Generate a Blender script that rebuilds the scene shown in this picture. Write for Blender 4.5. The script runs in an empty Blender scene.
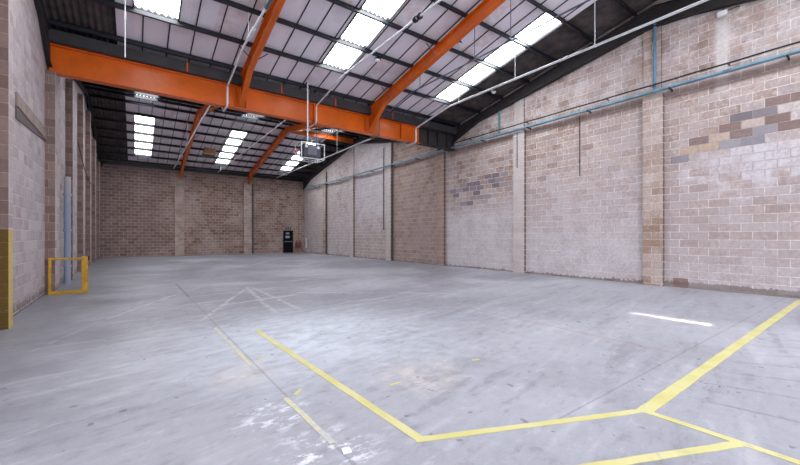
import bpy, bmesh, math, random
from mathutils import Vector, Matrix
random.seed(7)
scn = bpy.context.scene
COL = scn.collection

# ------------------------------------------------------------------ helpers
def lin(c):
    c = c / 255.0
    return c / 12.92 if c <= 0.04045 else ((c + 0.055) / 1.055) ** 2.4
def rgb(r, g, b): return (lin(r), lin(g), lin(b), 1.0)

class NT:
    """tiny expression layer over shader math nodes"""
    def __init__(s, name):
        s.m = bpy.data.materials.new(name); s.m.use_nodes = True
        s.t = s.m.node_tree; s.n = s.t.nodes; s.l = s.t.links
        for x in list(s.n): s.n.remove(x)
        s.out = s.n.new('ShaderNodeOutputMaterial')
    def put(s, sock, v):
        if isinstance(v, S): s.l.new(v.k, sock)
        elif v is not None:
            try: sock.default_value = v
            except Exception: sock.default_value = (v, v, v)
    def math(s, op, a, b=None, c=None, clamp=False):
        n = s.n.new('ShaderNodeMath'); n.operation = op; n.use_clamp = clamp
        for i, v in enumerate((a, b, c)):
            if v is not None: s.put(n.inputs[i], v)
        return S(s, n.outputs[0])
    def smooth(s, x, a, b):
        n = s.n.new('ShaderNodeMapRange'); n.interpolation_type = 'SMOOTHSTEP'
        s.put(n.inputs['Value'], x); n.inputs['From Min'].default_value = a; n.inputs['From Max'].default_value = b
        return S(s, n.outputs['Result'])
    def band(s, x, a, b, w):
        return s.smooth(x, a - w, a + w) * (1 - s.smooth(x, b - w, b + w))
    def comb(s, x, y, z=0.0):
        n = s.n.new('ShaderNodeCombineXYZ')
        for i, v in enumerate((x, y, z)): s.put(n.inputs[i], v)
        return S(s, n.outputs[0])
    def noise(s, vec, scale, detail=4, rough=0.55, dist=0.0):
        n = s.n.new('ShaderNodeTexNoise'); n.inputs['Scale'].default_value = scale
        n.inputs['Detail'].default_value = detail; n.inputs['Roughness'].default_value = rough
        n.inputs['Distortion'].default_value = dist
        s.put(n.inputs['Vector'], vec)
        return S(s, n.outputs[0])
    def white(s, vec):
        n = s.n.new('ShaderNodeTexWhiteNoise'); n.noise_dimensions = '3D'; s.put(n.inputs[0], vec)
        q = s.n.new('ShaderNodeSeparateColor'); s.l.new(n.outputs['Color'], q.inputs[0])
        return [S(s, o) for o in q.outputs]
    def mix(s, f, a, b):
        n = s.n.new('ShaderNodeMix'); n.data_type = 'RGBA'
        s.put(n.inputs[0], f); s.put(n.inputs[6], a); s.put(n.inputs[7], b)
        return S(s, n.outputs[2])
    def pos(s):
        n = s.n.new('ShaderNodeTexCoord'); v = n.outputs['Object']
        q = s.n.new('ShaderNodeSeparateXYZ'); s.l.new(v, q.inputs[0])
        return S(s, v), [S(s, o) for o in q.outputs]
    def normal(s):
        n = s.n.new('ShaderNodeNewGeometry')
        q = s.n.new('ShaderNodeSeparateXYZ'); s.l.new(n.outputs['True Normal'], q.inputs[0])
        return [S(s, o) for o in q.outputs]
    def bsdf(s, col, rough=0.8, metal=0.0, bump=None, bstr=0.3, bdist=0.01, spec=0.5):
        p = s.n.new('ShaderNodeBsdfPrincipled')
        s.put(p.inputs['Base Color'], col); s.put(p.inputs['Roughness'], rough); s.put(p.inputs['Metallic'], metal)
        p.inputs['Specular IOR Level'].default_value = spec
        if bump is not None:
            b = s.n.new('ShaderNodeBump'); b.inputs['Strength'].default_value = bstr; b.inputs['Distance'].default_value = bdist
            s.put(b.inputs['Height'], bump); s.l.new(b.outputs[0], p.inputs['Normal'])
        s.l.new(p.outputs[0], s.out.inputs[0])
        return s.m
    def emit(s, col, st):
        e = s.n.new('ShaderNodeEmission'); s.put(e.inputs[0], col); s.put(e.inputs[1], st)
        s.l.new(e.outputs[0], s.out.inputs[0]); return s.m
class S:
    def __init__(s, t, k): s.t = t; s.k = k
    def __add__(a, b): return a.t.math('ADD', a, b)
    __radd__ = __add__
    def __mul__(a, b): return a.t.math('MULTIPLY', a, b)
    __rmul__ = __mul__
    def __sub__(a, b): return a.t.math('SUBTRACT', a, b)
    def __rsub__(a, b): return a.t.math('SUBTRACT', b, a)
    def floor(a): return a.t.math('FLOOR', a)
    def fract(a): return a.t.math('FRACT', a)
    def abs(a): return a.t.math('ABSOLUTE', a)
    def min(a, b): return a.t.math('MINIMUM', a, b)
    def max(a, b): return a.t.math('MAXIMUM', a, b)
    def gt(a, b): return a.t.math('GREATER_THAN', a, b)
    def lt(a, b): return a.t.math('LESS_THAN', a, b)
    def clamp(a): return a.t.math('ADD', a, 0.0, clamp=True)

class B:
    """collects shapes in one bmesh"""
    def __init__(s): s.b = bmesh.new()
    def box(s, x0, x1, y0, y1, z0, z1):
        vs = [s.b.verts.new((x, y, z)) for x in (x0, x1) for y in (y0, y1) for z in (z0, z1)]
        for f in ((0, 1, 3, 2), (4, 6, 7, 5), (0, 4, 5, 1), (2, 3, 7, 6), (0, 2, 6, 4), (1, 5, 7, 3)):
            s.b.faces.new([vs[i] for i in f])
        return s
    def prism(s, pts, axis, a0, a1):
        """polygon pts extruded along an axis ('x': pts are (y,z); 'y': (x,z); 'z': (x,y))"""
        def P(p, a):
            return {'x': (a, p[0], p[1]), 'y': (p[0], a, p[1]), 'z': (p[0], p[1], a)}[axis]
        A = [s.b.verts.new(P(p, a0)) for p in pts]; Z = [s.b.verts.new(P(p, a1)) for p in pts]
        n = len(pts)
        s.b.faces.new(A[::-1]); s.b.faces.new(Z)
        for i in range(n): s.b.faces.new((A[i], A[(i + 1) % n], Z[(i + 1) % n], Z[i]))
        return s
    def tube(s, pts, r, n=10):
        pts = [Vector(p) for p in pts]; rings = []
        for i, p in enumerate(pts):
            d = (pts[min(i + 1, len(pts) - 1)] - pts[max(i - 1, 0)]).normalized()
            up = Vector((0, 0, 1)) if abs(d.z) < 0.9 else Vector((1, 0, 0))
            u = d.cross(up).normalized(); w = u.cross(d).normalized()
            k = 1.0
            if 0 < i < len(pts) - 1:
                c = (pts[i] - pts[i - 1]).normalized().dot((pts[i + 1] - pts[i]).normalized())
                k = 1 / max(0.6, math.sqrt(max(0.01, (1 + c) / 2)))
            rings.append([s.b.verts.new(p + (u * math.cos(t) + w * math.sin(t)) * r * k) for t in [2 * math.pi * j / n for j in range(n)]])
        for a, b in zip(rings, rings[1:]):
            for j in range(n): s.b.faces.new((a[j], a[(j + 1) % n], b[(j + 1) % n], b[j]))
        s.b.faces.new(rings[0][::-1]); s.b.faces.new(rings[-1])
        return s
    def lathe(s, prof, c, n=20, axis='z'):
        rings = []
        for r, h in prof:
            ring = []
            for j in range(n):
                t = 2 * math.pi * j / n
                a, b2 = r * math.cos(t), r * math.sin(t)
                o = {'z': (a, b2, h), 'y': (a, h, b2), 'x': (h, a, b2)}[axis]
                ring.append(s.b.verts.new((c[0] + o[0], c[1] + o[1], c[2] + o[2])))
            rings.append(ring)
        for a, b in zip(rings, rings[1:]):
            for j in range(n): s.b.faces.new((a[j], a[(j + 1) % n], b[(j + 1) % n], b[j]))
        s.b.faces.new(rings[0][::-1]); s.b.faces.new(rings[-1])
        return s
    def ribbon(s, line, x0, x1, th):
        """plate following a (y,z) polyline, x0..x1 wide, th thick upward"""
        for (ya, za), (yb, zb) in zip(line, line[1:]):
            s.prism([(ya, za), (yb, zb), (yb, zb + th), (ya, za + th)], 'x', x0, x1)
        return s
    def build(s, name, m, parent=None, bevel=0, smooth=False):
        bmesh.ops.recalc_face_normals(s.b, faces=s.b.faces[:])
        me = bpy.data.meshes.new(name); s.b.to_mesh(me); s.b.free()
        me.materials.append(m)
        if smooth:
            for p in me.polygons: p.use_smooth = True
            me.set_sharp_from_angle(angle=math.radians(40))
        o = bpy.data.objects.new(name, me); COL.objects.link(o)
        if parent: o.parent = parent
        if bevel:
            q = o.modifiers.new('bevel', 'BEVEL'); q.width = bevel; q.segments = 2; q.limit_method = 'ANGLE'
        return o

def tag(o, label, cat, group=None, kind=None):
    o['label'] = label; o['category'] = cat
    if group: o['group'] = group
    if kind: o['kind'] = kind
    return o
def thing(name, label, cat, group=None, kind='thing'):
    o = bpy.data.objects.new(name, None); COL.objects.link(o); o.empty_display_size = 0.2
    return tag(o, label, cat, group, kind)
def struct(o): o['kind'] = 'structure'; return o

# ------------------------------------------------------------------ building data (metres; X across, Y along, Z up)
XL, XR = -1.86, 12.97                # wall faces
YB = 33.3                            # back wall face
YS = -4.4                            # open loading end behind the viewpoint
VAL, RN, RF = 13.2, 4.4, 23.25       # valley and the two ridges
SL, SLF = 0.20, 0.176
def Hp(y):
    """height of the purlin centre line under the roof"""
    if y <= VAL: d = VAL - y if y >= RN else (VAL - RN) - (RN - y)
    else: d = y - VAL if y <= RF else (RF - VAL) - (y - RF)
    return 6.89 + (SL if y <= VAL else SLF) * d
FRAMES = (2.90, 7.92)
STRIPS = ((-0.03, 0.95), (5.07, 6.03), (10.12, 11.08))
LX0, LX1 = -0.42, 11.17               # lined part of the roof

# ------------------------------------------------------------------ materials
def block_mat(name, recipe, zoff=0.06, bw=0.45, bh=0.225, seed=0.0, mortar=(226, 217, 214), mw=0.0085, mv=(0.48, 0.52), bright=0.92):
    t = NT(name)
    v, (x, y, z) = t.pos(); nx, ny, nz = t.normal()
    sx = nx.abs().gt(0.5)
    h = y * sx + x * (1 - sx)
    rowf = (z - zoff) * (1 / bh); row = rowf.floor(); fz = rowf - row
    off = (row * 0.5).fract()
    colf = h * (1 / bw) + off; colm = colf.floor(); fh = colf - colm
    rz = fz.min(1 - fz) * bh; rh = fh.min(1 - fh) * bw
    wob = t.noise(v, 9.0, 3) 
    d = rz.min(rh) + (wob - 0.5) * 0.006
    mort = 1 - t.smooth(d, mw * 0.7, mw * 1.5)
    r = t.white(t.comb(row, colm, seed + 3.3))
    r2 = t.white(t.comb(colm, row, seed + 9.1))
    big = t.noise(v, 0.45, 4, 0.6); mid = t.noise(v, 1.7, 5, 0.6); fine = t.noise(v, 14.0, 4, 0.65)
    grit = t.noise(v, 70.0, 2, 0.6)
    t.zc = (row + 0.5) * bh + zoff; t.hc = (colm - off + 0.5) * bw
    col = recipe(t, x, y, z, nx, ny, r, r2, big, mid, fine, mort)
    if not isinstance(col, tuple): col = (col, rgb(*mortar))
    c = t.mix(mort * (t.smooth(mid + (fine - .5) * .6, 0.32, 0.62) * mv[0] + mv[1]), col[0], col[1])
    f2 = (fine - 0.5) * 0.42 + (grit - 0.5) * 0.14 + (mid - 0.5) * 0.22
    sc = t.n.new('ShaderNodeVectorMath'); sc.operation = 'SCALE'
    t.put(sc.inputs[0], c); t.put(sc.inputs['Scale'], f2 + bright)
    return t.bsdf(S(t, sc.outputs[0]), 0.9, bump=(1 - mort) * 0.6 + fine * 0.5 + grit * 0.2, bstr=0.8, bdist=0.016, spec=0.25)

def right_recipe(t, x, y, z, nx, ny, r, r2, big, mid, fine, mort):
    tan = t.mix(r[0], rgb(176, 153, 144), rgb(194, 174, 167))
    tan = t.mix(r[1].gt(0.72) * (t.smooth(z, 2.6, 4.4) * .4 + .35), tan, rgb(150, 125, 115))
    tan = t.mix(t.smooth(big, 0.4, 0.65) * 0.5, tan, rgb(196, 182, 180))
    tan = t.mix(t.smooth(fine + (mid - .5) * .8, 0.5, 0.7) * 0.45, tan, rgb(214, 202, 198))
    tan = t.mix((1 - t.smooth(fine + (big - .5), 0.3, 0.46)) * 0.4, tan, rgb(150, 126, 116))
    tan = t.mix((1 - t.smooth(z, 2.8, 4.4)) * 0.55, tan, t.mix(r[2], rgb(180, 163, 163), rgb(200, 187, 189)))
    tan = t.mix(r[2].gt(0.75) * 0.5, tan, rgb(196, 184, 186))
    # whitewash that was brushed over the lower blocks, bay by bay
    e = (mid - 0.5) * 1.4 + (r2[0] - 0.5) * 0.7
    zz = z + e
    bayA = t.band(y, 9.2, 13.75, 0.08) * (1 - t.smooth(zz, 2.2, 3.4)) * 0.85
    bayB = t.band(y, 4.4, 9.2, 0.1) * ((1 - t.smooth(zz, 0.8, 2.6)) * 0.6 + (1 - t.smooth(zz, 3.2, 5.2)) * 0.25)
    bay0 = t.smooth(y, 4.5, 4.3) if False else (1 - t.smooth(y, 4.2, 4.4))
    bay0 = bay0 * ((1 - t.smooth(zz, 0.5, 1.6)) * 0.45 + t.band(zz, 2.9, 4.05, 0.25) * (1 - t.smooth(y + (r2[1] - 0.5) * 0.6, 3.2, 3.7)) * 0.9)
    bayF = t.band(y, 18.9, 24.2, 0.4) * t.smooth(zz, 1.5, 3.5) * 0.75 + t.band(y, 24.2, 33.3, 0.3) * 0.35
    top = t.smooth(z, 5.6, 6.2) * t.smooth(mid, 0.42, 0.62) * t.band(y, -5.0, 13.0, 0.5) * 0.45
    wash = (bayA + bayB + bay0 + bayF + top) * (t.smooth(fine + (mid - 0.5), 0.25, 0.6) * 0.4 + 0.6)
    c = t.mix(wash.clamp(), tan, rgb(216, 209, 215))
    # bays beyond the beam were never painted
    raw = t.band(y, 13.75, 19.0, 0.15)
    c = t.mix(raw * 0.62, c, t.mix(r[0], rgb(140, 113, 104), rgb(170, 145, 136)))
    # blue-grey replacement blocks
    pl = t.zc - (13.3 - t.hc) * 0.2
    pa = t.hc.gt(9.9) * t.hc.lt(13.45) * pl.gt(2.8) * pl.lt(3.9) * r2[2].gt(0.36)
    c = t.mix(pa * 0.85, c, t.mix(r[1], rgb(118, 108, 122), rgb(165, 152, 156)))
    pb = t.hc.lt(3.85) * (t.zc - (3.7 - t.hc) * 0.12).gt(3.78) * (t.zc - (3.7 - t.hc) * 0.46).lt(4.12)
    pbc = t.mix(r2[0].gt(0.45), t.mix(r[0], rgb(118, 113, 121), rgb(158, 155, 164)), t.mix(r[1], rgb(196, 170, 150), rgb(214, 205, 205)))
    pbc = t.mix(r2[1].gt(0.75), pbc, rgb(136, 112, 108))
    c = t.mix(pb * (t.smooth(fine, 0.3, 0.6) * 0.35 + 0.6), c, pbc)
    mo = t.mix(pb * 0.7, rgb(232, 225, 223), rgb(150, 130, 122))
    mo = t.mix(t.band(z, 3.0, 4.0, 0.1) * (1 - t.smooth(y, 3.2, 3.5)) * 0.7, mo, rgb(168, 150, 142))
    mo = t.mix(raw * 0.5, mo, rgb(186, 166, 158))
    # run-off streak below the small floodlight
    st = t.band(y + (mid - 0.5) * 0.12, 2.72, 3.0, 0.06) * t.band(z, 5.5, 7.5, 0.25)
    c = t.mix(st * 0.75, c, rgb(228, 222, 220)); mo = t.mix(st * 0.75, mo, rgb(230, 226, 224))
    lb = t.band(z + (mid - .5) * .06, 5.60, 5.87, 0.03) * t.band(y, -6.0, 13.6, 0.2)  # brown band under the cable tray, its shadow painted on the blocks
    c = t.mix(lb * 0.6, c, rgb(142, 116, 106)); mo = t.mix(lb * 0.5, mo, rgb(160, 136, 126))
    # bare rough footing under the paint
    foot = 1 - t.smooth(z + (fine - 0.5) * 0.22 + (mid - 0.5) * 0.18 + t.smooth(y, 3.0, 6.0) * 0.12, 0.17, 0.21)
    fc = t.mix(r[0], rgb(138, 126, 124), rgb(164, 152, 148))
    c = t.mix(foot, c, fc); mo = t.mix(foot, mo, fc)
    rp = t.hc.gt(3.3) * y.gt(3.62) * y.lt(3.98) * z.lt(0.29)
    c = t.mix(rp * .8, c, t.mix(r2[0], rgb(176, 118, 96), rgb(132, 108, 104)))
    dirt = t.smooth(big, 0.5, 0.75) * 0.18
    return t.mix(dirt, c, rgb(150, 130, 122)), mo
def pier_recipe(t, x, y, z, nx, ny, r, r2, big, mid, fine, mort):
    tan = t.mix(r[0], rgb(172, 148, 136), rgb(198, 179, 170))
    tan = t.mix(r[1].gt(.7) * (1 - t.smooth(z, 2.0, 3.5)) * .7, tan, rgb(158, 126, 104))
    tan = t.mix(t.smooth(fine, .5, .7) * .4, tan, rgb(216, 206, 200))
    w = t.band(y, 8.5, 10.0, 0.1) * 0.65 + t.band(y, 3.5, 5.0, 0.1) * t.smooth(mid, 0.45, 0.7) * 0.4 + t.band(y, 18.0, 25.0, 0.1) * 0.6
    c = t.mix(w, tan, rgb(217, 210, 212))
    raw = t.band(y, 13.0, 15.2, 0.1)
    c = t.mix(raw * 0.6, c, t.mix(r[1], rgb(150, 124, 114), rgb(176, 152, 142)))
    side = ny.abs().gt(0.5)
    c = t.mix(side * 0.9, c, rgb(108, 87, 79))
    return c, t.mix(raw * 0.6, rgb(222, 212, 206), rgb(184, 164, 156))
def back_recipe(t, x, y, z, nx, ny, r, r2, big, mid, fine, mort):
    c = t.mix(r[0], rgb(128, 104, 97), rgb(157, 132, 124))
    c = t.mix(r[1].gt(0.85) * 0.6, c, rgb(112, 90, 84))
    s = t.smooth(big + (mid - 0.5) * 0.3, 0.45, 0.62)
    c = t.mix(s * 0.5, c, rgb(182, 163, 157))
    dk = t.smooth(mid + (r2[0] - 0.5) * 0.2, 0.58, 0.68)
    c = t.mix(dk * 0.55, c, rgb(104, 83, 78))
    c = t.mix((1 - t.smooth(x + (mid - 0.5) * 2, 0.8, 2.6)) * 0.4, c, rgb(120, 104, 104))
    return c, t.mix(s * 0.5, rgb(184, 166, 158), rgb(204, 190, 184))
def back_pier_recipe(t, x, y, z, nx, ny, r, r2, big, mid, fine, mort):
    c = t.mix(r[0], rgb(164, 142, 133), rgb(190, 171, 162))
    c = t.mix(t.smooth(mid, 0.5, 0.7) * 0.5, c, rgb(190, 178, 174))
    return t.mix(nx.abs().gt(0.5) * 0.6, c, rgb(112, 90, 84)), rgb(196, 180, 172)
def left_recipe(t, x, y, z, nx, ny, r, r2, big, mid, fine, mort):
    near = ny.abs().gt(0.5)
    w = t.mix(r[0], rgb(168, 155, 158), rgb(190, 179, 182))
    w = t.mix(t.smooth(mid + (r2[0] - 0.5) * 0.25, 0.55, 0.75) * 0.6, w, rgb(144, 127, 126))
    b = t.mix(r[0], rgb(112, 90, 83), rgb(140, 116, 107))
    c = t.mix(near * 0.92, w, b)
    foot = (1 - t.smooth(z + (fine - 0.5) * 0.5 + (mid - 0.5) * 0.3, 0.12, 0.22)) * (1 - near)
    c = t.mix(foot * 0.75, c, rgb(110, 98, 96))
    mo = t.mix(near * 0.8, rgb(198, 188, 189), rgb(146, 124, 115))
    # yellow painted corner of the nearest pier; near face shade put into the colour
    ye = (1 - t.smooth(z, 1.60, 1.63)) * t.band(y, 7.5, 8.80, 0.005) * x.gt(-1.81)
    yc = t.mix(near, rgb(196, 172, 104), rgb(104, 80, 40))
    return t.mix(ye * t.smooth(fine, 0.25, 0.45), c, yc), t.mix(ye * 0.8, mo, yc)

M = {}
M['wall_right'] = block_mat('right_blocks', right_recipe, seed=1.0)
M['pier_right'] = block_mat('pier_blocks', pier_recipe, seed=2.0, bw=0.5)
M['wall_back'] = block_mat('back_blocks', back_recipe, seed=3.0, mw=0.011, mv=(0.3, 0.7), bright=1.0)
M['pier_back'] = block_mat('back_pier_blocks', back_pier_recipe, seed=5.0, bw=0.32)
M['wall_left'] = block_mat('left_blocks', left_recipe, seed=4.0)

def simple(name, c, rough=0.6, metal=0.0, var=0.12, scale=6.0, spec=0.5, bump=0.05):
    t = NT(name); v, _ = t.pos()
    n = t.noise(v, scale, 5, 0.6); n2 = t.noise(v, scale * 9, 3)
    c0 = rgb(*c); f = 1 - var * 1.6
    col = t.mix(t.smooth(n + (n2 - 0.5) * 0.3, 0.3, 0.75), tuple(k * f for k in c0[:3]) + (1,), tuple(min(1, k * (1 + var)) for k in c0[:3]) + (1,))
    return t.bsdf(col, rough, metal, bump=n2, bstr=bump, bdist=0.01, spec=spec)
M['orange'] = simple('orange_paint', (219, 100, 18), 0.24, var=0.10, scale=1.3)
M['dark_steel'] = simple('dark_steel', (31, 34, 43), 0.36, var=0.15)
M['unpainted'] = simple('sooty_steel', (46, 42, 43), 0.7, var=0.2)
M['gutter'] = simple('gutter_metal', (58, 55, 59), 0.55, var=0.2, scale=2)
M['conduit'] = simple('galvanised', (224, 225, 230), 0.4, var=0.08)
M['dark_conduit'] = simple('dark_conduit', (92, 98, 112), 0.45)
M['blue_steel'] = simple('blue_tray', (128, 168, 188), 0.45, var=0.18, scale=3)
M['blue_pipe'] = simple('blue_pipe', (96, 132, 160), 0.45, var=0.1)
M['pale_blue'] = simple('faded_blue', (152, 160, 176), 0.55, var=0.12, scale=3)
M['teal_pipe'] = simple('teal_pipe', (104, 146, 148), 0.5)
M['green_pipe'] = simple('green_pipe', (92, 104, 98), 0.6)
M['black'] = simple('black_rubber', (26, 26, 30), 0.6)
M['brown_pipe'] = simple('dark_iron', (92, 80, 80), 0.7)
M['yellow'] = simple('yellow_paint', (190, 142, 30), 0.5, var=0.18, scale=7)
M['white'] = simple('white_paint', (222, 222, 226), 0.5, var=0.05)
M['grey_box'] = simple('grey_enamel', (140, 140, 156), 0.5)
M['dark_box'] = simple('dark_enamel', (56, 58, 70), 0.5)
M['red'] = simple('red_enamel', (136, 46, 46), 0.4)
M['pink_lens'] = simple('red_lens', (226, 92, 110), 0.3)
M['concrete'] = simple('lintel_concrete', (146, 128, 122), 0.85, var=0.15, scale=4)
M['door'] = simple('door_paint', (8, 7, 9), 0.7, spec=.2)
M['door_frame'] = simple('door_frame', (28, 24, 26), 0.6)
M['green'] = simple('green_sign', (34, 84, 74), 0.5)
M['sign_yellow'] = simple('sign_yellow', (166, 146, 92), 0.5)
M['notice'] = simple('notice_white', (150, 164, 186), 0.5)
M['timber_box'] = simple('faded_orange', (128, 84, 56), 0.6, var=0.25)
M['paper'] = simple('paper', (238, 238, 244), 0.7, var=0.02)
M['chrome'] = simple('chrome', (190, 190, 195), 0.25, 1.0)

t = NT('two_tone_pipe'); v, (x, y, z) = t.pos(); n = t.noise(v, 4, 4)
M['two_tone'] = t.bsdf(t.mix(t.smooth(z + (n - .5) * 1.2, 2.4, 3.4), rgb(138, 150, 170), rgb(170, 164, 170)), .6)
t = NT('asbestos_sheet'); v, (x, y, z) = t.pos()
n = t.noise(v, 3, 5); n2 = t.noise(v, 20, 3)
M['asbestos'] = t.bsdf(t.mix(t.smooth(n, 0.3, 0.7), rgb(60, 53, 52), rgb(88, 78, 77)), 0.9, bump=n2, bstr=0.2)

t = NT('roof_lining'); v, (x, y, z) = t.pos()
cell = t.white(t.comb((x * (1 / 0.6)).floor(), (y * (1 / 1.303) + 0.2).floor(), 2.0))
n = t.noise(v, 0.9, 5, 0.6); n2 = t.noise(v, 5, 4)
c = t.mix(cell[0], rgb(228, 219, 228), rgb(240, 233, 240))
c = t.mix(cell[1].gt(0.8) * t.smooth(n2, 0.35, 0.65) * 0.6, c, rgb(214, 186, 180))
c = t.mix(t.smooth(n, 0.5, 0.75) * 0.45, c, rgb(182, 170, 178))
M['lining'] = t.bsdf(c, 0.75, bump=n2, bstr=0.05)

t = NT('rooflight'); v, (x, y, z) = t.pos()
n = t.noise(v, 13, 3, 0.6); n2 = t.noise(v, 2.2, 3)
n3 = t.noise(v, 1.1, 3)
spk = t.smooth(n, 0.62, 0.66) * t.smooth(n2, 0.45, 0.55)
c = t.mix(spk * 0.95, (0.93, 0.97, 1.0, 1), (0.03, 0.03, 0.025, 1))
SKY_E = 14
M['rooflight'] = t.emit(c, (t.smooth(n3, 0.25, 0.7) * 0.5 + 0.65) * (1.15 - t.smooth(y, 13.0, 14.0) * 0.35) * SKY_E)

# floor
t = NT('floor_concrete'); v, (x, y, z) = t.pos()
big = t.noise(v, 0.22, 4, 0.55, 0.6); mid = t.noise(v, 0.8, 6, 0.62, 0.4); fine = t.noise(v, 6, 5, 0.65); grit = t.noise(v, 55, 3, 0.6)
stre = t.noise(t.comb(x * 0.35 + y * 0.1, y * 2.6 - x * 0.5, 0.0), 1.2, 5, 0.6)
c = t.mix(t.smooth(mid, 0.3, 0.7), rgb(120, 119, 128), rgb(148, 147, 157))
c = t.mix((1 - t.smooth(y + (mid - .5) * 5 - x * .2, 1.0, 8.0)) * 0.42, c, rgb(186, 187, 197))  # nearer floor made paler, the brighter light there put into the colour
c = t.mix(t.smooth(big, 0.42, 0.66) * 0.6, c, rgb(184, 184, 193))
c = t.mix(t.smooth(stre, 0.52, 0.72) * 0.45, c, rgb(192, 191, 198))
c = t.mix((1 - t.smooth(stre + (fine - 0.5) * 0.2, 0.34, 0.46)) * 0.45, c, rgb(126, 124, 132))
scr = t.noise(t.comb(x * 0.9 + y * 0.2, y * 1.7 - x * 0.3, 0.0), 3.6, 6, 0.72)
c = t.mix(t.smooth(scr, 0.54, 0.70) * 0.34, c, rgb(202, 202, 209))
c = t.mix((1 - t.smooth(scr, 0.32, 0.48)) * 0.36, c, rgb(112, 110, 119))
c = t.mix(t.smooth(fine, 0.55, 0.75) * 0.22, c, rgb(128, 127, 134))
def seg(x0, y0, x1, y1, w, soft=0.6, jit=0.0):
    L = math.hypot(x1 - x0, y1 - y0); ux, uy = (x1 - x0) / L, (y1 - y0) / L
    a = (x - x0) * ux + (y - y0) * uy; p = (y - y0) * ux - (x - x0) * uy
    if jit: p = p + (mid - 0.5) * jit
    return (1 - t.smooth(p.abs(), w * (1 - soft), w)) * t.band(a, 0.0, L, min(0.25, L * 0.15))
# pale scuffs and tyre sweeps
pale = None
for a in ((-1.1, 6.65, -0.55, 8.21, .05), (-0.55, 8.21, 0.4, 10.18, .05), (0.4, 10.18, 1.56, 12.24, .06), (0.97, 7.38, 2.47, 10.82, .07),
          (2.67, 11.43, 2.23, 7.32, .10), (2.8, 11.4, 2.75, 7.4, .07), (-0.79, 3.85, -0.5, 3.98, .03), (1.3, 8.6, 3.4, 9.2, .07), (1.1, 4.9, 3.2, 4.5, .05),
          (0.6, 4.3, 1.9, 3.7, .05), (3.4, 9.6, 7.0, 6.8, .08), (-0.9, 11.2, 0.3, 11.0, .05), (5.0, 20.0, 8.5, 26.0, .15), (7.5, 17.5, 10.0, 21.0, .1)):
    m_ = seg(*a, soft=0.9, jit=0.12); pale = m_ if pale is None else pale.max(m_)
c = t.mix(pale * t.smooth(fine, 0.3, 0.6) * 0.42, c, rgb(206, 203, 206))
# chalky spill near the loading line
def blob(cx, cy, r, soft):
    dx = x - cx; dy = y - cy
    d = t.math('SQRT', dx * dx + dy * dy) + (mid - 0.5) * r * 1.6
    return 1 - t.smooth(d, r * (1 - soft), r)
flake = t.noise(t.comb(x * 1.0, y * 2.0, 0.0), 5.0, 6, 0.7)
sp = (blob(1.1, 2.4, 0.42, 0.8) + blob(0.95, 3.1, 0.4, 0.8)).clamp() * t.smooth(flake, 0.50, 0.60)
c = t.mix(sp * 0.85, c, rgb(228, 230, 238))
c = t.mix(blob(2.5, 3.1, 0.75, 0.95) * t.smooth(fine, 0.35, 0.7) * 0.5, c, rgb(214, 192, 172))
c = t.mix(blob(1.0, 4.2, 0.5, 0.95) * 0.35, c, rgb(204, 186, 170))
c = t.mix(blob(2.2, 5.2, 2.9, 0.95) * (t.smooth(mid, 0.3, 0.65) * 0.45 + 0.35) * (t.smooth(scr, .35, .6) * .5 + .6), c, rgb(212, 220, 232))  # broad bluish pool of rooflight glow painted into the floor
# saw cuts
jt = seg(1.05, 13.6, 1.17, 1.5, .014, .4).max(seg(5.63, 6.5, 5.63, 1.65, .016, .4)).max(seg(2.6, 1.65, 12.9, 1.65, .012, .4))
c = t.mix(jt * 0.38, c, rgb(112, 102, 104))
c = t.mix(seg(1.05, 13.6, 1.08, 10.3, .045, .5) * 0.35, c, rgb(92, 90, 98))
c = t.mix(seg(5.63, 7.0, 5.63, 1.65, .05, .8) * 0.4, c, rgb(176, 140, 134))
# tyre marks by the yellow bay line
tm = None
for k in range(7):
    m_ = seg(4.2 + 0.55 * k, 1.15 - 0.02 * k, 4.5 + 0.75 * k, -0.2, 0.035, .9, .16)
    tm = m_ if tm is None else tm.max(m_)
c = t.mix(tm * t.smooth(fine, 0.35, 0.55) * 0.5, c, rgb(108, 106, 98))
sp2 = blob(4.7, 1.1, 0.3, 0.7) * t.smooth(t.noise(v, 26, 2), 0.60, 0.66)
c = t.mix(sp2 * 0.8, c, rgb(70, 72, 84))
spots = t.smooth(t.noise(v, 8.0, 2, 0.4), 0.70, 0.74)
c = t.mix(spots * 0.6, c, rgb(92, 90, 98))
# wall-side grime and shade, both put into the floor colour
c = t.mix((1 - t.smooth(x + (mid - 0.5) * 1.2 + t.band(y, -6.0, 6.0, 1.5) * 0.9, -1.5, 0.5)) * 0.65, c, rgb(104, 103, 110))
gs = t.n.new('ShaderNodeVectorMath'); gs.operation = 'SCALE'
t.put(gs.inputs[0], c); t.put(gs.inputs['Scale'], (grit - 0.5) * 0.22 + (fine - 0.5) * 0.34 + 1.0)
M['floor'] = t.bsdf(S(t, gs.outputs[0]), t.smooth(mid, 0.2, 0.8) * 0.2 + 0.36, bump=grit * 0.5 + fine, bstr=0.12, bdist=0.01, spec=0.35)

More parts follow.
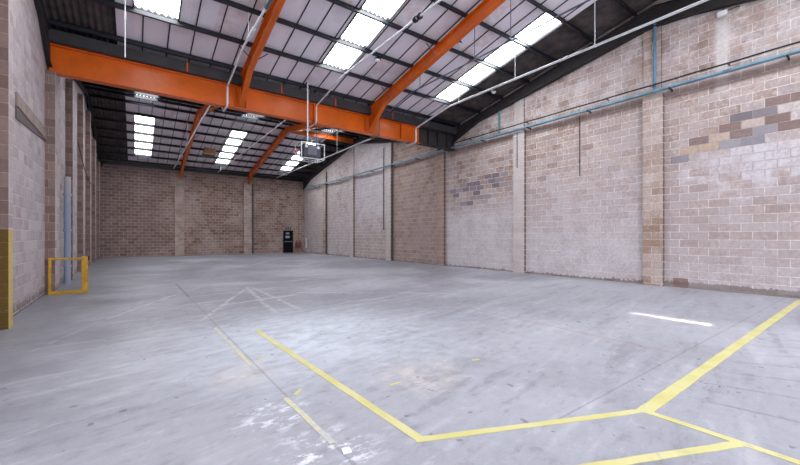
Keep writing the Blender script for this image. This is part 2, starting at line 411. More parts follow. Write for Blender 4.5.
t = NT('floor_yellow'); v, (x, y, z) = t.pos()
w1 = t.noise(v, 18, 4, 0.7); w2 = t.noise(v, 2.4, 3); w3 = t.noise(v, 5, 3)
c = t.mix(t.smooth(w2, 0.35, 0.65), rgb(202, 194, 122), rgb(210, 203, 146))
c = t.mix(t.smooth(w1 + (w3 - 0.5) * 0.6, 0.55, 0.72) * 0.6, c, rgb(180, 177, 160))
M['line'] = t.bsdf(c, 0.6, bump=w1, bstr=0.1)
t = NT('floor_yellow_worn'); v, (x, y, z) = t.pos()
w1 = t.noise(v, 14, 4, 0.7); w3 = t.noise(v, 3, 3)
c = t.mix(t.smooth(w1 + (w3 - 0.5) * 0.9, 0.42, 0.62), rgb(206, 200, 158), rgb(182, 183, 188))
M['line_worn'] = t.bsdf(c, 0.6, bump=w1, bstr=0.1)

# ------------------------------------------------------------------ shell
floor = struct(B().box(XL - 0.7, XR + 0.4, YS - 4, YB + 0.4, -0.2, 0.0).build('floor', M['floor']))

def roofline(ys, d): return [(y, Hp(y) + d) for y in ys]
prof = [(YS, 0), (YB, 0), (YB, Hp(YB) + 0.1), (RF, Hp(RF) + 0.1), (VAL, Hp(VAL) + 0.1), (RN, Hp(RN) + 0.1), (YS, Hp(YS) + 0.1)]
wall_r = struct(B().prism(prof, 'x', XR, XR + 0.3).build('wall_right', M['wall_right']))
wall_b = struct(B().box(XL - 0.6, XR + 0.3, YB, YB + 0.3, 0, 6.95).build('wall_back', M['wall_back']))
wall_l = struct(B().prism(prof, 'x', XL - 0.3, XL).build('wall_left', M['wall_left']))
# piers of the right wall (full below the cable tray, thinner above it)
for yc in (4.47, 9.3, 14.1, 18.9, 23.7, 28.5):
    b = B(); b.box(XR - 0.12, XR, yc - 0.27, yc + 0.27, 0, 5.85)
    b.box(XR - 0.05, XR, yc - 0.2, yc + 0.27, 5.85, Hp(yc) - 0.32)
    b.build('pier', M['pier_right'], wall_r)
for xc in (2.82, 7.88):
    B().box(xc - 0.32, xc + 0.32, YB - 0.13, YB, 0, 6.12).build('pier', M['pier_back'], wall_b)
B().box(XR - 0.55, XR - 0.02, YB - 0.10, YB, 0, 6.4).build('pier', M['wall_back'], wall_b)
for y0, y1 in ((8.5, 8.78), (12.95, 13.75), (16.75, 17.2), (20.4, 20.85), (24.05, 24.5), (27.7, 28.15), (31.4, 31.9)):
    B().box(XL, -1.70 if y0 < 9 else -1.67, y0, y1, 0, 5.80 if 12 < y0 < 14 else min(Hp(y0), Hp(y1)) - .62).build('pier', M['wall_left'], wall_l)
SPLAY = .0125
lint = B(); lint.box(XL, XL + .035, 9.85, 12.95, 3.98, 4.24); lint.build('lintel', M['concrete'], wall_l, bevel=0.01)
B().prism([(9.85, 3.74), (12.95, 3.94), (12.95, 3.98), (9.85, 3.98)], 'x', XL, XL + 0.02).build('lintel_shade', M['brown_pipe'], wall_l)  # added dark wedge in place of the shade under the lintel

for o_ in [wall_l] + list(wall_l.children):
    for v_ in o_.data.vertices: v_.co.x -= SPLAY * (v_.co.y - 12.0)

# roof: lined boards in the middle, bare corrugated sheets along both walls
PS = 1.303
NEAR_P = [12.77 - PS * i for i in range(7)]
FAR_S = [13.65 + PS * i for i in range(8)]
FAR_N = [32.95 - PS * i for i in range(8)]
SLOPES = [  # name, y eave, y ridge, strip (y0,y1), purlins
    ('near', VAL, RN, (NEAR_P[5], NEAR_P[1]), NEAR_P),
    ('behind', YS, RN, (-2.6, 2.6), []),
    ('farS', VAL, RF, (14.95, 23.1), FAR_S),
    ('farN', YB, RF, (FAR_N[6], FAR_N[1]), FAR_N)]
def corr(bb, x0, x1, y0, y1, off, pitch=0.146, amp=0.026, steps=8):
    nx_ = max(8, int((x1 - x0) / pitch * steps)); prev = None
    for i in range(nx_ + 1):
        xx = x0 + (x1 - x0) * i / nx_
        dz = amp * math.cos(2 * math.pi * xx / pitch)
        cur = (bb.b.verts.new((xx, y0, Hp(y0) + off + dz)), bb.b.verts.new((xx, y1, Hp(y1) + off + dz)))
        if prev: bb.b.faces.new((prev[0], cur[0], cur[1], prev[1]))
        prev = cur
    return bb
wn = 0
for name, ye, yr, (s0, s1), purl in SLOPES:
    lo, hi = min(ye, yr), max(ye, yr)
    b = B()
    def slab(x0, x1, y0, y1):
        b.prism([(y0, Hp(y0) + .10), (y1, Hp(y1) + .10), (y1, Hp(y1) + .17), (y0, Hp(y0) + .17)], 'x', x0, x1)
    xs = LX0
    for a0, a1 in STRIPS:
        slab(xs, a0, lo, hi)
        slab(a0, a1, lo, s0); slab(a0, a1, s1, hi)
        xs = a1
    slab(xs, LX1, lo, hi)
    ceil = struct(b.build('ceiling', M['lining']))
    b = B()
    xx = LX0
    while xx <= LX1 + 0.01:
        inside = [q for q in STRIPS if q[0] + .03 < xx < q[1] - .03]
        segs = [(lo, hi)] if not inside else [(lo, s0), (s1, hi)]
        for y0, y1 in segs:
            b.prism([(y0, Hp(y0) + .075), (y1, Hp(y1) + .075), (y1, Hp(y1) + .10), (y0, Hp(y0) + .10)], 'x', xx - .014, xx + .014)
        xx += 0.5958
    b.build('cover_strip', M['black'], ceil)
    for x0, x1 in ((XL - 0.6, LX0), (LX1, XR + 0.3)):
        b = B(); corr(b, x0, x1, lo, hi, 0.14, steps=8)
        b.build('corrugated_sheet', M['asbestos'], ceil)
    # rooflights
    for a0, a1 in STRIPS:
        wn += 1
        b = B()
        for e in (a0, a1):
            b.prism([(s0, Hp(s0) + .06), (s1, Hp(s1) + .06), (s1, Hp(s1) + .20), (s0, Hp(s0) + .20)], 'x', e - .018, e + .018)
        wf = struct(b.build('window_%d' % wn, M['dark_steel']))
        nb = 4 if name == 'near' else 5
        for yp in purl:
            if not (s0 - .05 <= yp <= s1 + .05): continue
            bb = B(); q = []
            for i in range(57):
                xx = a0 + .02 + (a1 - a0 - .04) * i / 56
                q.append((xx, Hp(yp) + .135 + .035 * math.cos(2 * math.pi * xx / .146)))
            bb.prism([(a0 + .02, Hp(yp) + .09)] + q + [(a1 - .02, Hp(yp) + .09)], 'y', yp - .012, yp + .012)
            bb.build('filler_strip', M['black'], wf)
        for k in range(nb):
            y0 = s0 + (s1 - s0) * k / nb; y1 = s0 + (s1 - s0) * (k + 1) / nb
            bb = corr(B(), a0 + .02, a1 - .02, y0 + .01, y1 - .01, 0.155, amp=.035, steps=8)
            g = bb.build('glazing_sheet', M['rooflight'], wf, smooth=True)

# eaves beam on the back wall, ridge pieces
tag(B().box(XL - .25, XR, YB - 0.22, YB - 0.02, 6.66, 6.88).build('eaves_beam', M['dark_steel']), 'dark steel eaves beam lying along the top of the brown back wall', 'beam', kind='thing')

# ------------------------------------------------------------------ purlins
ORD = ['first', 'second', 'third', 'fourth', 'fifth', 'sixth', 'seventh', 'eighth']
def purlin(y, label, group):
    b = B(); z = Hp(y) + .018; h = .076
    b.box(XL - (.3 if y > VAL else 0), XR, y - .008, y + .008, z - h, z + h - .005)
    b.box(XL - (.3 if y > VAL else 0), XR, y - .06, y + .008, z - h, z - h + .014)
    b.box(XL - (.3 if y > VAL else 0), XR, y - .008, y + .06, z + h - .019, z + h - .005)
    b.box(XL - (.3 if y > VAL else 0), XR, y - .066, y - .054, z - h, z - h + .03)
    tag(b.build('roof_purlin', M['dark_steel']), label, 'purlin', group, 'thing')
for i, y in enumerate(NEAR_P):
    purlin(y, 'dark steel purlin, %s up from the big orange beam on the near roof slope' % ORD[i], 'purlins of the near roof slope')
for i, y in enumerate(FAR_N):
    purlin(y, 'dark steel purlin, %s up from the brown back wall on the far roof slope' % ORD[i], 'purlins of the far roof slope')
for i, y in enumerate(FAR_S):
    purlin(y, 'dark steel purlin under the roof just beyond the big orange beam, %s from the beam' % ORD[i], 'purlins beyond the orange beam')

# ------------------------------------------------------------------ valley beam
vb = thing('valley_beam', 'big orange steel beam spanning the hall from wall to wall', 'beam')
Z0, Z1, HW = 5.81, 6.555, 0.14
def ibeam(b, x0, x1):
    b.box(x0, x1, VAL - .012, VAL + .012, Z0 + .02, Z1 - .02)
    b.box(x0, x1, VAL - HW, VAL + HW, Z0, Z0 + .026); b.box(x0, x1, VAL - HW, VAL + HW, Z1 - .026, Z1)
    return b
XO = 10.68
o = ibeam(B(), -1.83, XO).build('orange_length', M['orange'], vb); o['label'] = 'orange painted length of the beam'
o = ibeam(B(), XO, XR).build('unpainted_length', M['unpainted'], vb); o['label'] = 'dark unpainted end of the beam'
for xx in (2.74, 3.06, 7.76, 8.08, 9.6, 5.5):
    B().box(xx - .008, xx + .008, VAL - HW + .01, VAL - .012, Z0 + .026, Z1 - .026).build('stiffener', M['orange'], vb)
for xx in (11.2, 11.8, 12.4):
    B().box(xx - .01, xx + .01, VAL - HW + .01, VAL - .012, Z0 + .026, Z1 - .026).build('stiffener', M['unpainted'], vb)
g = B()
g.box(XL, XR, VAL - .30, VAL - .28, 6.575, 6.87); g.box(XL, XR, VAL + .28, VAL + .30, 6.575, 6.87); g.box(XL, XR, VAL - .30, VAL + .30, 6.56, 6.58)
gt = tag(g.build('valley_gutter', M['gutter']), 'dark metal valley gutter lying on top of the big orange beam', 'gutter', kind='thing')
for xx in (0.2, 1.3, 4.2, 6.3, 9.0):
    B().box(xx - .02, xx + .02, VAL - .315, VAL - .30, 6.56, 6.86).build('gutter_strap', M['orange'] if xx > 1 else M['gutter'], gt)

# ------------------------------------------------------------------ portal frames
def rafter(parent, X, top, bot, m, w=.085, inner=True):
    b = B()
    b.prism(bot + top[::-1], 'x', X - .012, X + .012)
    b.ribbon([(y, z) for y, z in bot], X - w, X + w, .02)
    b.ribbon([(y, z - .02) for y, z in top], X - w, X + w, .02)
    return b.build('rafter', m, parent)
def brace(parent, X, y, m, sgn=1):
    z = Hp(y)
    B().tube([(X + sgn * .05, y, z - .42), (X + sgn * .42, y + .02, z - .10)], .014, 6).build('brace', m, parent)
RD = .49
for X, who in zip(FRAMES, ('nearer the yellow barrier side', 'nearer the tan wall side')):
    nm = {2.90: 'beside the white conduit', 7.92: 'between the middle and outer rooflights'}[X]
    f = thing('portal_frame', 'orange rafter on the near side of the big beam, ' + nm, 'rafter', 'orange rafters')
    top = [(VAL - .15, Hp(VAL - .15) - .1), (RN, Hp(RN) - .1)]
    bot = [(VAL - .15, Z0 + .06), (VAL - .3, Z0 + .14), (11.9, Hp(11.9) - RD), (RN, Hp(RN) - RD)]
    rafter(f, X, top, bot, M['orange'])
    rafter(f, X, [(RN, Hp(RN) - .1), (YS, Hp(YS) - .1)], [(RN, Hp(RN) - RD), (YS, Hp(YS) - RD)], M['orange'])
    for i, s in ((1, 1), (3, -1), (3, 1), (5, -1), (1, -1)): brace(f, X, NEAR_P[i], M['dark_steel'], s)
for X in FRAMES:
    nm = {2.90: 'on the back pier farther from the door', 7.92: 'on the back pier nearer the door'}[X]
    f = thing('portal_frame', 'orange cranked steel frame beyond the big beam, ' + nm, 'rafter', 'orange rafters')
    rafter(f, X, [(YB - .05, Hp(YB) - .1), (RF, Hp(RF) - .1)], [(YB - .05, 6.02), (YB - .28, 6.06), (YB - 1.3, Hp(YB - 1.3) - RD), (RF, Hp(RF) - RD)], M['orange'])
    rafter(f, X, [(VAL + .15, Hp(VAL + .15) - .1), (RF, Hp(RF) - .1)], [(VAL + .15, Z0 + .06), (VAL + .3, Z0 + .14), (14.5, Hp(14.5) - RD), (RF, Hp(RF) - RD)], M['orange'])
    for i, s in ((5, 1), (3, -1), (1, 1)): brace(f, X, FAR_N[i], M['dark_steel'], s)
# unpainted frames standing against the side walls
f = thing('dark_rafter', 'dark unpainted steel rafter following the top of the tan block wall, near span', 'rafter', 'dark wall rafters')
rafter(f, XR - .10, [(14.3, Hp(VAL) - .1), (VAL, Hp(VAL) - .1), (RN, Hp(RN) - .1)], [(14.3, 6.02), (13.5, 6.10), (11.5, 6.82), (4.9, 7.88), (RN, 7.92)], M['unpainted'], .09)
rafter(f, XR - .10, [(RN, Hp(RN) - .1), (YS, Hp(YS) - .1)], [(RN, 7.92), (3.5, 7.84), (YS, Hp(YS) - .55)], M['unpainted'], .09)
f = thing('dark_rafter', 'dark unpainted steel rafter following the top of the tan block wall beyond the orange beam', 'rafter', 'dark wall rafters')
rafter(f, XR - .10, [(VAL + .3, Hp(VAL + .3) - .1), (RF, Hp(RF) - .1)], [(VAL + .3, 6.10), (15.0, Hp(15.0) - .5), (RF, Hp(RF) - .45)], M['unpainted'], .09)
rafter(f, XR - .10, [(YB, Hp(YB) - .1), (RF, Hp(RF) - .1)], [(YB, 5.9), (31.5, Hp(31.5) - .5), (RF, Hp(RF) - .45)], M['unpainted'], .09)
f = thing('dark_rafter', 'dark steel rafter along the top of the pale wall above the concrete lintel', 'rafter', 'dark wall rafters')
rafter(f, XL + .05, [(VAL + .3, Hp(VAL) - .1), (VAL, Hp(VAL) - .1), (RN, Hp(RN) - .1)], [(VAL + .3, 5.9), (13.0, 6.0), (11.9, 6.75), (RN, Hp(RN) - .4)], M['unpainted'], .05)
f = thing('dark_rafter', 'dark steel rafter along the top of the pale wall beyond the orange beam', 'rafter', 'dark wall rafters')
rafter(f, XL - .02, [(VAL + .3, Hp(VAL + .3) - .1), (RF, Hp(RF) - .1)], [(VAL + .3, 6.2), (14.3, Hp(14.3) - .3), (RF, Hp(RF) - .25)], M['unpainted'], .05)
rafter(f, XL - .02, [(YB, Hp(YB) - .1), (RF, Hp(RF) - .1)], [(YB, 6.5), (32.6, Hp(32.6) - .3), (RF, Hp(RF) - .25)], M['unpainted'], .05)
# orange tie along the far ridge
b = B(); b.box(8.0, 12.75, RF - .02, RF + .02, 8.22, 8.52); b.box(7.9, 12.75, RF - .07, RF + .07, 8.22, 8.24); b.box(7.9, 12.75, RF - .07, RF + .07, 8.50, 8.52)
tag(b.build('ridge_tie', M['orange']), 'orange steel tie under the far ridge, running from the cranked frame to the tan wall', 'beam', kind='thing')

# ------------------------------------------------------------------ suspended conduits along the hall
def conduit(X, H, r, m, label, y_near=-4.3, y_far=32.9, hang=(), hm='conduit', group='suspended conduits'):
    f = thing('suspended_conduit', label, 'conduit', group)
    lo = Z0 - .06
    pts = [(X, y_near, H), (X, VAL - 2.55, H), (X, VAL - 2.45, H - .01), (X, VAL - .40, 6.40), (X, VAL - .34, 6.34), (X, VAL - .34, lo + .06), (X, VAL - .28, lo), (X, VAL + .3, lo), (X, VAL + .42, lo + .08), (X, VAL + 1.3, H - .05), (X, VAL + 1.6, H), (X, y_far, H)]
    B().tube(pts, r, 10).build('pipe', m, f, smooth=True)
    for y in hang:
        B().tube([(X, y, H + r * .5), (X, y, Hp(y) - .05)], .012, 6).build('hanger', M[hm], f)
        B().tube([(X, y - .02, H), (X, y + .02, H)], r * 1.3, 10).build('clip', m, f)
    return f
H1 = (9.87, 7.34, 16.0, 19.6, 24.2, 27.9, 31.7)
fA = conduit(2.43, 6.753, .028, M['conduit'], 'white conduit beside the first orange rafter, dropping across the big beam', hang=(10.16, 24.2, 28.0, 31.7))
B().tube([(2.43, 10.2, 6.753), (2.43, 9.6, 6.753)], .048, 10).build('coupling', M['conduit'], fA, smooth=True)
B().tube([(2.43, 8.55, 6.753), (2.43, 7.9, 6.753)], .055, 10).build('coupling', M['dark_conduit'], fA, smooth=True)
fB = conduit(5.49, 6.753, .025, M['conduit'], 'white conduit with a dark ribbed joint, crossing the middle rooflight strip', hang=(24.2, 28.0, 31.7))
for k in range(2):
    c0 = B()
    yj = 6.70 + .16 * k
    c0.lathe([(.035, 0), (.075, .01), (.075, .04), (.04, .05), (.04, .06), (.065, .07), (.065, .09), (.035, .1)], (5.49, yj, 6.753), 14, 'y')
    c0.build('ribbed_joint', M['black'], fB, smooth=True)
fC = conduit(10.25, 6.753, .034, M['conduit'], 'thick white conduit hung in front of the tan block wall', hang=(10.164, 7.558, 4.952, 16.2, 20.8, 25.4, 29.2))
fD = conduit(8.29, 6.84, .022, M['dark_conduit'], 'thin dark conduit beside the second orange rafter, crossing the outer rooflight strip', hang=(10.164, 7.558, 6.255), hm='dark_conduit')

f = thing('suspension_rod', 'thin white rod hanging from the roof before the orange beam, ending in air', 'rod')
B().tube([(-.155, NEAR_P[3], Hp(NEAR_P[3]) - .05), (-.155, NEAR_P[3], 4.98)], .011, 8).build('rod', M['conduit'], f, smooth=True)
for z_ in (6.3, 5.7): B().tube([(-.155, NEAR_P[3], z_), (-.155, NEAR_P[3], z_ + .16)], .018, 8).build('coupling', M['conduit'], f)

# ------------------------------------------------------------------ lamps
def dome(loc, label, rad=.10, drop=.14, m='conduit'):
    f = thing('bulkhead_lamp', label, 'lamp', 'small roof lamps')
    x_, y_, z_ = loc
    B().tube([(x_, y_, z_ + .02), (x_, y_, z_ - drop)], .016, 8).build('stem', M['dark_steel'], f)
    B().lathe([(.03, .06), (rad * .7, .05), (rad, 0), (rad, -.02), (rad * .9, -.02)], (x_, y_, z_ - drop), 16).build('shade', M['dark_steel'], f, smooth=True)
    B().lathe([(rad * .88, -.015), (rad * .8, -.05), (rad * .4, -.075), (.01, -.08)], (x_, y_, z_ - drop), 16).build('lens', M['white'], f, smooth=True)
dome((6.50, 10.19, Hp(10.16) - .07), 'small round lamp fixed under a purlin beside the middle rooflight strip', .11, .06)
dome((8.10, 8.0, Hp(8.0) - .40), 'small round lamp fixed beside the second orange rafter', .08, .06)
dome((10.25, 8.45, 6.71), 'small lamp hanging below the thick white conduit', .09, .08)
f = thing('floodlight', 'small pale floodlight fixed high on the tan block wall above a white streak', 'lamp')
B().box(12.80, 12.90, 2.72, 2.94, 7.46, 7.60).build('housing', M['conduit'], f, bevel=.02)
B().tube([(12.87, 2.83, 7.58), (12.97, 2.83, 7.70)], .018, 8).build('bracket', M['dark_steel'], f)
B().tube([(12.86, 2.72, 7.56), (12.9, 2.55, 7.60), (12.96, 2.5, 7.6)], .012, 6).build('cable', M['black'], f)

# small box fitting under the far roof
f = thing('box_fitting', 'small orange and dark box fitting hung under the far roof between the two orange frames', 'lamp')
fx, fy = 4.15, 28.0
B().box(fx - .35, fx + .35, fy - .3, fy + .3, 7.10, 7.55).build('orange_housing', M['timber_box'], f, bevel=.02)
B().box(fx - .50, fx + .2, fy - .42, fy - .31, 6.86, 7.12).build('dark_shade', M['black'], f, bevel=.02)
B().box(fx - .48, fx + .2, fy - .44, fy - .30, 7.08, 7.14).build('pale_rim', M['sign_yellow'], f)
for s in (-1, 1): B().tube([(fx + s * .3, fy, 7.5), (fx + s * .3, fy, Hp(fy) - .05)], .015, 6).build('hanger', M['dark_steel'], f)

# ------------------------------------------------------------------ caged heater in front of the beam
f = thing('unit_heater', 'grey caged unit heater hanging on a white pole in front of the big orange beam', 'heater')
hx, hy, hz = 5.03, 12.36, 4.49
dx, dy, dz = .42, .30, .27
B().box(hx - .30, hx + .33, hy - .22, hy + .22, hz - .2, hz + .24).build('casing', M['dark_box'], f, bevel=.025)
B().box(hx - .16, hx + .16, hy - .24, hy - .215, hz - .12, hz + .19).build('front_panel', M['grey_box'], f, bevel=.008)
b = B()
for i in range(7): b.box(hx - .15, hx + .15, hy - .252, hy - .238, hz - .10 + i * .04, hz - .088 + i * .04)
b.build('louvre', M['dark_box'], f)
for s in (-1, 1):
    B().lathe([(.05, 0), (.05, -.03), (.02, -.035)], (hx + s * .22, hy - .22, hz + .15), 12, 'y').build('knob', M['white'], f, smooth=True)
b = B()
for sx in (-1, 1):
    for sy in (-1, 1): b.tube([(hx + sx * dx, hy + sy * dy, hz - dz), (hx + sx * dx, hy + sy * dy, hz + dz)], .014, 6)
for sz in (-1, 1):
    for sy in (-1, 1): b.tube([(hx - dx, hy + sy * dy, hz + sz * dz), (hx + dx, hy + sy * dy, hz + sz * dz)], .014, 6)
    for sx in (-1, 1): b.tube([(hx + sx * dx, hy - dy, hz + sz * dz), (hx + sx * dx, hy + dy, hz + sz * dz)], .014, 6)
for q in (-.14, .14): b.tube([(hx + q, hy - dy, hz - dz), (hx + q, hy + dy, hz - dz)], .009, 6)
b.tube([(hx - dx, hy, hz - dz), (hx + dx, hy, hz - dz)], .011, 6)
b.build('cage', M['conduit'], f)
B().tube([(hx - .08, hy, hz + .22), (hx - .08, hy, Hp(hy) - .04)], .024, 8).build('hanging_pole', M['white'], f, smooth=True)
B().tube([(hx - .08, hy, Hp(hy) - .06), (hx - .08, NEAR_P[0], Hp(NEAR_P[0]) - .05)], .02, 8).build('support_arm', M['dark_steel'], f)
B().tube([(hx + .10, hy + .05, hz + .22), (hx + .10, hy + .05, hz + .5)], .02, 8).build('flue_stub', M['white'], f)
B().lathe([(.03, 0), (.05, .02), (.05, .16), (.02, .2)], (hx + .26, hy, hz + .24), 12).build('gas_valve', M['blue_pipe'], f, smooth=True)
B().tube([(hx + .26, hy, hz + .4), (hx + .26, hy, hz + .95), (hx + .05, hy + .1, hz + 1.25)], .01, 6).build('cable', M['black'], f)
B().lathe([(.03, .03), (.06, .02), (.065, -.05), (.03, -.08)], (hx - .52, hy - .1, hz - .02), 12).build('warning_lamp', M['pink_lens'], f, smooth=True)
B().tube([(hx - .52, hy - .1, hz), (hx - .42, hy - .1, hz)], .02, 6).build('lamp_arm', M['dark_box'], f)

# ------------------------------------------------------------------ fittings on the right wall
tr = thing('cable_tray', 'long pale blue cable tray running along the tan block wall', 'cable tray')
b = B()
TX = XR - .12
b.box(TX - .15, TX - .0, YS, 32.6, 5.89, 5.90); b.box(TX - .153, TX - .147, YS, 32.6, 5.89, 5.94); b.box(TX - .003, TX + .003, YS, 32.6, 5.89, 5.94)
b.build('tray', M['blue_steel'], tr)
for i in range(15):
    y = -3.2 + 2.4 * i
    bb = B(); bb.box(TX - .17, XR, y - .018, y + .018, 5.85, 5.885); bb.box(XR - .03, XR, y - .018, y + .018, 5.82, 5.885)
    bb.build('bracket', M['dark_steel'], tr)
for i in range(11):
    y = -3.9 + 3.3 * i
    B().box(TX - .158, TX - .154, y - .08, y + .08, 5.893, 5.937).build('joint_plate', M['blue_pipe'], tr)
ca = thing('wall_cable', 'black cable strung along the tan block wall just above the blue tray', 'cable')
pts = []
for i in range(77):
    y = YS + 18.2 * i / 76; pts.append((XR - .2, y, 6.13 - .012 * math.sin(y * 1.8) ** 2))
B().tube(pts, .022, 6).build('cable', M['black'], ca)
for i in range(6):
    y = -3.5 + 3.1 * i
    B().box(XR - .22, XR, y - .015, y + .015, 6.10, 6.125).build('bracket', M['dark_steel'], ca)

def wallpipe(name, label, cat, X, y, z0, z1, r, m, clips=2, group=None):
    f = thing(name, label, cat, group)
    B().tube([(X, y, z0), (X, y, z1)], r, 10).build('pipe', m, f, smooth=True)
    for k in range(clips):
        z = z0 + (z1 - z0) * (k + .5) / clips
        B().tube([(X, y, z - .025), (X, y, z + .025)], r * 1.3, 10).build('clip', m, f)
    return f
wallpipe('conduit_drop', 'blue conduit rising from the cable tray to the roof on the nearest tan pier', 'conduit', XR - .10, 4.42, 5.95, 8.0, .045, M['blue_pipe'])
wallpipe('conduit_drop', 'teal conduit rising from the cable tray to the roof beside the whitewashed pier', 'conduit', XR - .05, 10.35, 5.95, 7.2, .045, M['teal_pipe'])
wallpipe('conduit_drop', 'short dark conduit on the front of the whitewashed pier below the cable tray', 'conduit', XR - .14, 9.36, 4.35, 5.82, .018, M['dark_conduit'])
wallpipe('conduit_drop', 'thin dark conduit between the two nearest piers below the cable tray', 'conduit', XR - .015, 6.79, 3.68, 5.85, .014, M['dark_steel'])
wallpipe('conduit_drop', 'thin dark conduit beyond the orange beam, hanging from roof to mid wall', 'conduit', XR - .04, 19.55, 1.95, 7.2, .03, M['dark_conduit'], 4)
wallpipe('rainwater_pipe', 'dark iron rainwater pipe beside the pier under the orange beam', 'pipe', XR - .09, 18.5, 0.0, 7.5, .055, M['brown_pipe'], 4, 'rainwater pipes')
wallpipe('rainwater_pipe', 'dark iron rainwater pipe nearer the back corner of the tan wall', 'pipe', XR - .09, 28.1, 0.0, 6.9, .05, M['brown_pipe'], 4, 'rainwater pipes')
wallpipe('rainwater_pipe', 'greenish pipe standing beside the brown back wall pier nearer the door', 'pipe', 8.32, YB - .08, 0.0, 6.0, .06, M['green_pipe'], 4)
wallpipe('rainwater_pipe', 'faded blue and grey vertical pipe on the pale wall behind the yellow barrier', 'pipe', -1.74, 15.6, 0.0, 3.4, .085, M['two_tone'], 3)
pn = tag(B().box(XR - .05, XR, 32.55, 32.85, .42, 1.38).build('white_board', M['white'], bevel=.01), 'narrow white upright board on the tan wall near the back corner', 'board', kind='thing')
f = thing('wall_cable', 'thin dark cable slung along the pale wall beyond the yellow barrier', 'cable')
B().tube([(-1.70, 17.8, 5.0), (-1.68, 19.5, 4.35), (-1.68, 21.2, 4.05), (-1.70, 24.9, 3.95)], .015, 6).build('cable', M['black'], f)
B().box(-1.73, -1.62, 21.1, 21.35, 3.97, 4.1).build('junction_box', M['brown_pipe'], f)

# ------------------------------------------------------------------ yellow barrier on the left
f = thing('safety_barrier', 'yellow steel hoop barrier standing beside the pale wall and its brown pier', 'barrier')
gy = 12.85; gx0, gx1 = -1.80, -1.02
B().box(gx0, gx0 + .06, gy - .03, gy + .03, 0, .95).build('post', M['yellow'], f, bevel=.006)
B().box(gx1 - .13, gx1, gy - .06, gy + .06, 0, .97).build('post', M['yellow'], f, bevel=.008)
B().box(gx0 + .06, gx1 - .13, gy - .025, gy + .025, .89, .94).build('top_rail', M['yellow'], f, bevel=.006)
B().box(gx0 + .06, gx1 - .13, gy - .04, gy + .04, 0, .08).build('bottom_rail', M['yellow'], f, bevel=.006)
B().box(gx1 - .04, gx1 + .03, gy - .05, gy + .05, .86, .98).build('latch', M['black'], f, bevel=.008)

# ------------------------------------------------------------------ back wall door and fire point
d = struct(bpy.data.objects.new('door_1', None)); COL.objects.link(d)
dx0, dx1 = 10.97, 11.91
b = B(); b.box(dx0, dx0 + .06, YB - .06, YB, 0, 2.06); b.box(dx1 - .06, dx1, YB - .06, YB, 0, 2.06); b.box(dx0 + .06, dx1 - .06, YB - .06, YB, 2.0, 2.06)
b.build('door_frame', M['door_frame'], d)
B().box(dx0 + .06, dx1 - .06, YB - .04, YB, 0.01, 2.0).build('door_leaf', M['door'], d)
B().box(dx0 + .12, dx1 - .12, YB - .10, YB - .07, 1.0, 1.06).build('push_bar', M['chrome'], d)
for q in (dx0 + .16, dx1 - .16): B().box(q - .02, q + .02, YB - .09, YB - .04, .98, 1.08).build('bar_bracket', M['chrome'], d)
o = B().box(dx0 + .22, dx0 + .62, YB - .055, YB - .04, 1.36, 1.56).build('notice', M['notice'], d); o['label'] = 'pale notice'
o = B().box(dx0 + .26, dx0 + .58, YB - .055, YB - .04, 1.72, 1.86).build('notice', M['pale_blue'], d); o['label'] = 'faded blue notice'
f = thing('exit_sign', 'green exit sign fixed above the black door in the back wall', 'sign')
B().box(11.22, 11.72, YB - .03, YB, 2.10, 2.36).build('panel', M['green'], f)
b = B(); b.lathe([(.03, 0), (.03, .004)], (11.38, YB - .036, 2.29), 10, 'y')
b.prism([(11.36, 2.26), (11.41, 2.26), (11.44, 2.15), (11.40, 2.15), (11.385, 2.2), (11.35, 2.15), (11.32, 2.15), (11.36, 2.21)], 'y', YB - .036, YB - .031)
b.box(11.52, 11.60, YB - .036, YB - .031, 2.15, 2.32); b.build('pictogram', M['notice'], f)
def extinguisher(x_, label):
    f = thing('fire_extinguisher', label, 'fire extinguisher', 'extinguishers at the fire point')
    y_ = YB - .13; z_ = .42
    B().lathe([(.07, 0), (.095, .02), (.095, .48), (.085, .55), (.035, .60), (.03, .62)], (x_, y_, z_), 18).build('body', M['red'], f, smooth=True)
    B().lathe([(.03, 0), (.035, .02), (.025, .06)], (x_, y_, z_ + .62), 12).build('valve', M['black'], f, smooth=True)
    B().box(x_ - .02, x_ + .11, y_ - .015, y_ + .015, z_ + .68, z_ + .71).build('handle', M['black'], f)
    B().tube([(x_ + .03, y_, z_ + .65), (x_ + .13, y_ - .02, z_ + .55), (x_ + .13, y_ - .03, z_ + .2), (x_ + .11, y_ - .03, z_ + .1)], .013, 8).build('hose', M['black'], f, smooth=True)
    B().box(x_ - .05, x_ + .05, y_ + .09, YB, z_ + .25, z_ + .42).build('wall_bracket', M['dark_steel'], f)
extinguisher(12.16, 'red fire extinguisher hung on the back wall, the one nearer the black door')
extinguisher(12.48, 'red fire extinguisher hung on the back wall, the one nearer the corner')
tag(B().box(12.08, 12.30, YB - .02, YB, 1.62, 1.98).build('safety_sign', M['sign_yellow']), 'small yellow sign, the upper of two beside the black door', 'sign', 'yellow fire point signs', 'thing')
tag(B().box(12.02, 12.46, YB - .02, YB, 1.22, 1.42).build('safety_sign', M['sign_yellow']), 'small yellow sign just above the fire extinguishers', 'sign', 'yellow fire point signs', 'thing')

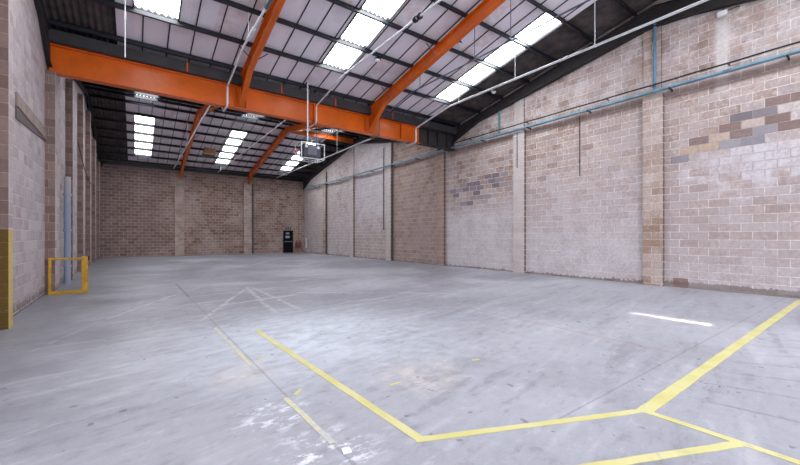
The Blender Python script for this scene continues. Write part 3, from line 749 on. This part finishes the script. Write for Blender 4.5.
# ------------------------------------------------------------------ floor markings
def strip(p, q, w, label, m='line', name='floor_line', z=.003, taper=None):
    p = Vector(p); q = Vector(q); d_ = (q - p).normalized(); n_ = Vector((-d_.y, d_.x)) * w / 2
    n = max(2, int((q - p).length / .12)); A = []; C_ = []
    for i in range(n + 1):
        c_ = p.lerp(q, i / n); j = random.uniform(.9, 1.06)
        A.append(c_ + n_ * j); C_.append(c_ - n_ * random.uniform(.9, 1.06))
    pts = [(a.x, a.y) for a in A] + [(c_.x, c_.y) for c_ in C_[::-1]]
    bb = B(); 
    up = [bb.b.verts.new((x_, y_, z)) for x_, y_ in pts]; dn = [bb.b.verts.new((x_, y_, 0.0003)) for x_, y_ in pts]
    k = len(pts); h_ = len(A)
    for i in range(h_ - 1): bb.b.faces.new((up[i], up[i + 1], up[k - 2 - i], up[k - 1 - i]))
    for i in range(k): bb.b.faces.new((up[i], dn[i], dn[(i + 1) % k], up[(i + 1) % k]))
    return tag(bb.build(name, M[m]), label, 'floor marking', 'yellow floor lines', 'thing')
strip((1.57, 6.05), (1.705, 2.10), .078, 'bright yellow floor line running away from the bend towards the back wall')
strip((1.67, 2.10), (3.56, 1.29), .066, 'yellow floor line joining the bend to the branching point', z=.0034)
strip((3.50, 1.29), (12.6, 1.37), .115, 'broad yellow floor line running across to the tan block wall', z=.0038)
strip((3.54, 1.31), (3.58, -0.6), .072, 'yellow floor line coming from the branching point towards the camera', z=.0042)
strip((3.54, .68), (1.9, 1.40), .070, 'short yellow floor line joining the one that comes towards the camera', z=.0046)
strip((1.06, 6.6), (1.09, 4.25), .04, 'faded yellow floor line along the saw cut, the farther worn piece', 'line_worn')
strip((1.13, 3.36), (1.16, 2.42), .05, 'faded yellow floor line along the saw cut, worn piece nearer the white spill', 'line_worn')
for p, q, l in (((1.21, 4.62), (1.31, 4.68), 'small yellow paint scrap on the floor between the bright and the faded line, farther one'),
                ((1.22, 3.36), (1.32, 3.47), 'small yellow paint scrap beside the end of the faded line'),
                ((2.08, 3.03), (2.19, 3.02), 'small yellow paint scrap on the bright line side nearest the bend'),
                ((3.30, 3.05), (3.40, 3.02), 'small yellow paint scrap in the middle of the open floor')):
    strip(p, q, .035, l, name='paint_scrap')
tag(B().prism([(1.16, 2.25), (1.22, 2.24), (1.235, 2.31), (1.18, 2.325)], 'z', .0005, .004).build('paper_scrap', M['paper']), 'scrap of white paper lying at the end of the faded yellow line', 'paper', kind='thing')

# ------------------------------------------------------------------ light
w = bpy.data.worlds.new('sky'); scn.world = w; w.use_nodes = True
bg = w.node_tree.nodes['Background']; bg.inputs[0].default_value = (0.86, 0.92, 1.0, 1); bg.inputs[1].default_value = 2.7
L = bpy.data.lights.new('loading_door_daylight', 'AREA'); L.shape = 'RECTANGLE'; L.size = XR - XL; L.size_y = 6.6
lo = bpy.data.objects.new('loading_door_daylight', L); COL.objects.link(lo)
lo.location = ((XL + XR) / 2, YS, 3.3); lo.rotation_euler = (math.radians(90), 0, math.radians(180))
L.cycles.is_portal = True
# sunlight through a slit in the roof sheeting
L = bpy.data.lights.new('sun_through_roof_gap', 'AREA'); L.shape = 'RECTANGLE'; L.size = .05; L.size_y = 1.2; L.energy = 3.2; L.spread = math.radians(1); L.color = (1, .88, .74)
lo = bpy.data.objects.new('sun_through_roof_gap', L); COL.objects.link(lo)
P0 = Vector((7.6, 2.5, Hp(2.5) - .12)); zd = (P0 - Vector((7.88, 2.5, 0))).normalized(); yd = Vector((0, 1, 0)); xd = yd.cross(zd).normalized()
lo.matrix_world = Matrix(((xd.x, yd.x, zd.x, P0.x), (xd.y, yd.y, zd.y, P0.y), (xd.z, yd.z, zd.z, P0.z), (0, 0, 0, 1)))

# ------------------------------------------------------------------ camera
cam = bpy.data.cameras.new('camera'); co = bpy.data.objects.new('camera', cam); COL.objects.link(co)
co.location = (0, 0, 1.5); co.rotation_euler = (math.radians(90), 0, math.radians(-36.06))
cam.sensor_width = 36; cam.lens = 364 / 800 * 36; cam.shift_y = 4 / 800; cam.clip_start = .05; cam.clip_end = 200
scn.camera = co
vs = scn.view_settings; vs.view_transform = 'Standard'; vs.look = 'None'; vs.gamma = 1; vs.use_curve_mapping = False
vs.exposure = 0.10
